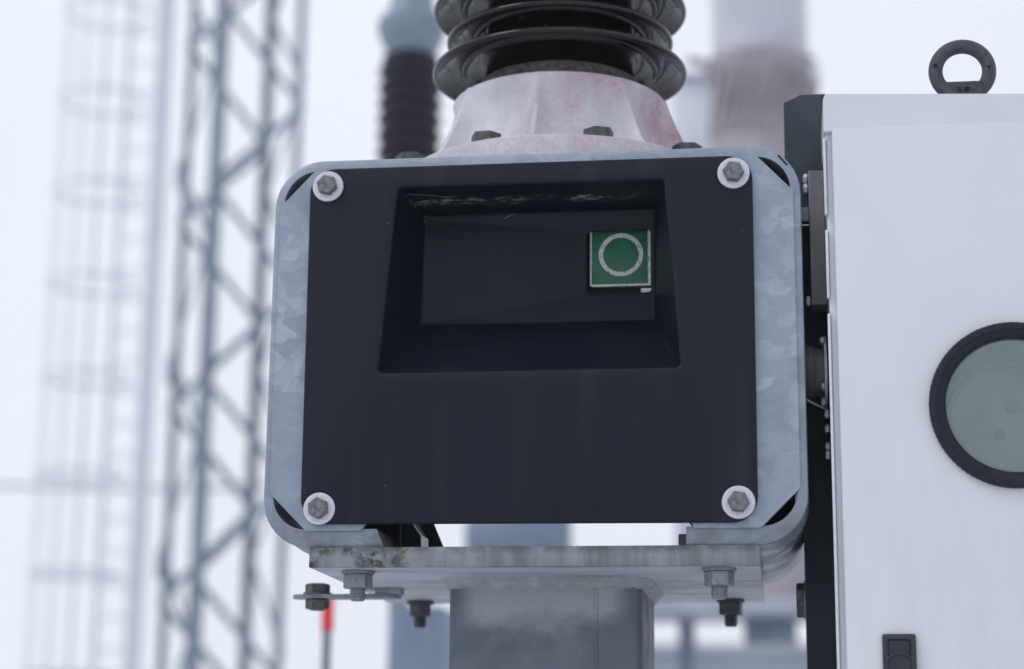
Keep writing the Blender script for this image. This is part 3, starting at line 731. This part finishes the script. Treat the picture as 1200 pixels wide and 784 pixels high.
a0 = at(806, 70, 6.65); a1 = at(850, 82, 6.65); part('terminal_arm', G().tube([a0, a1], .022, 10), 'brown_grey_paint', pc)
q0, q1 = at(786, 100, 7.3), at(838, 100, 7.3)
pb = thing('pale_kiosk', 'pale blue grey panel standing behind the stained casting, blurred', 'panel', ((q0.x+q1.x)/2, 7.3, -2.0))
part('panel_body', G().box(q0.x, q1.x, 7.3, 7.5, at(800, 704, 6.6).z+.002, at(800, 92, 7.3).z, .02), 'pale_paint', pb)
part('panel_lid', G().box(q0.x-.02, q1.x+.02, 7.27, 7.53, at(800, 92, 7.3).z, at(800, 88, 7.3).z, .005), 'grey_porcelain', pb)

# blue grey tank seen through the slot beneath the cover
t0, t1 = at(545, 628, 6), at(655, 628, 6)
tk = thing('oil_tank', 'blue grey tank seen blurred through the slot under the cover', 'tank', ((t0.x+t1.x)/2, 6.2, -2.0))
part('vessel', G().lathe((0, 6.2, at(600, 622, 6).z), [(.10, t0.x-.02), (.15, t0.x), (.16, t0.x+.02), (.16, t1.x-.02), (.15, t1.x), (.10, t1.x+.02)], 32, 'x'), 'tank_blue_grey', tk, 40)
part('leg', G().box(t0.x+.15, t0.x+.23, 6.15, 6.25, -2.0, at(600, 640, 6).z), 'tower_zinc', tk, 0)
part('leg', G().box(t1.x-.12, t1.x-.04, 6.15, 6.25, -2.0, at(600, 640, 6).z), 'tower_zinc', tk, 0)

# red tipped rod
rp = at(384.5, 700, 1.95)
rod = thing('marker_rod', 'thin grey rod with a red tip below the left end of the plate', 'rod', (rp.x, 1.95, -2.0))
rb = at(383, 740, 1.95).z
part('shaft', G().lathe((rp.x, 1.95, 0), [(.0095, -2.0), (.0095, rb)], 16), 'rod_grey', rod)
part('red_tip', G().lathe((rp.x, 1.95, 0), [(.0125, rb), (.0125, at(384, 702, 1.95).z), (.008, at(384, 698, 1.95).z)], 16), 'red_paint', rod)

# steel beam on posts behind the right end of the plate
b0, b1_ = at(640, 718, 6.7), at(1010, 718, 6.7)
bt, bb = at(800, 704, 6.6).z, at(800, 731, 7.05).z
gb = thing('gantry_beam', 'pale grey steel beam on posts, blurred below the right end of the plate', 'beam', ((b0.x+b1_.x)/2, 6.7, -2.0))
part('beam', G().box(b0.x, b1_.x, 6.45, 7.05, bb, bt, .01), 'beam_zinc', gb)
for px_, w_ in ((700, .05), (805, .035), (985, .05)):
    x = at(px_, 740, 6.8).x; part('post', G().box(x-w_, x+w_, 6.75, 6.85, -2.0, bb), 'tower_zinc', gb, 0)
x0, x1 = at(872, 740, 6.8).x, at(934, 740, 6.8).x
part('junction_box', G().box(x0, x1, 6.72, 6.9, at(900, 754, 6.75).z, bb, .01), 'tower_zinc', gb)
# low building beyond
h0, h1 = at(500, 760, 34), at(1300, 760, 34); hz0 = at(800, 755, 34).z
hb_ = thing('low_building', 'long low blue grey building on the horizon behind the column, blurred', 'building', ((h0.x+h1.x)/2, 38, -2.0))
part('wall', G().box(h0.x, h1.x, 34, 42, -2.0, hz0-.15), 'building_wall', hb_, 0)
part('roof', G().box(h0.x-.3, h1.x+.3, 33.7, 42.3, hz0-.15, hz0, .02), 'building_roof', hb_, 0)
x = h0.x+1.2
while x < h1.x-2:
    wd = part('window', G().box(x, x+1.1, 33.94, 34.01, -.6, .5), 'hazed_zinc', hb_, 0)
    part('pane', G().box(x+.08, x+1.02, 33.92, 33.938, -.52, .42), 'window_dark', wd, 0); x += 2.6
# distant overhead wires
for k, (ya, yb) in enumerate(((545, 556),)):
    A, B = at(-300, ya, 22.5), at(560, yb, 22.5)
    wo = thing('overhead_wire', 'faint horizontal conductor crossing behind the far left ladder', 'cable', tuple(A))
    part('conductor', G().tube([A.lerp(B, i/16)+Vector((0, 0, -.25*math.sin(math.pi*i/16))) for i in range(17)], .03, 8), 'wire_metal', wo)
    for e in (A, B): part('pole', G().lathe((e.x, 22.5, 0), [(.14, -2.0), (.10, e.z+.3)], 16), 'mast_lilac', wo)

# ------------------------------------------------------------------ winter haze
hm_ = bpy.data.materials.new('haze'); hm_.use_nodes = True; t_ = hm_.node_tree; t_.nodes.clear()
pv = t_.nodes.new('ShaderNodeVolumePrincipled'); om = t_.nodes.new('ShaderNodeOutputMaterial')
pv.inputs['Density'].default_value = .0025; pv.inputs['Color'].default_value = (.99, .995, 1, 1); pv.inputs['Anisotropy'].default_value = .2
t_.links.new(pv.outputs[0], om.inputs['Volume']); MT['haze'] = hm_
o = part('haze', G().box(-920, 920, -920, 920, -3.0, 12.6), 'haze', None, 0, kind='stuff')
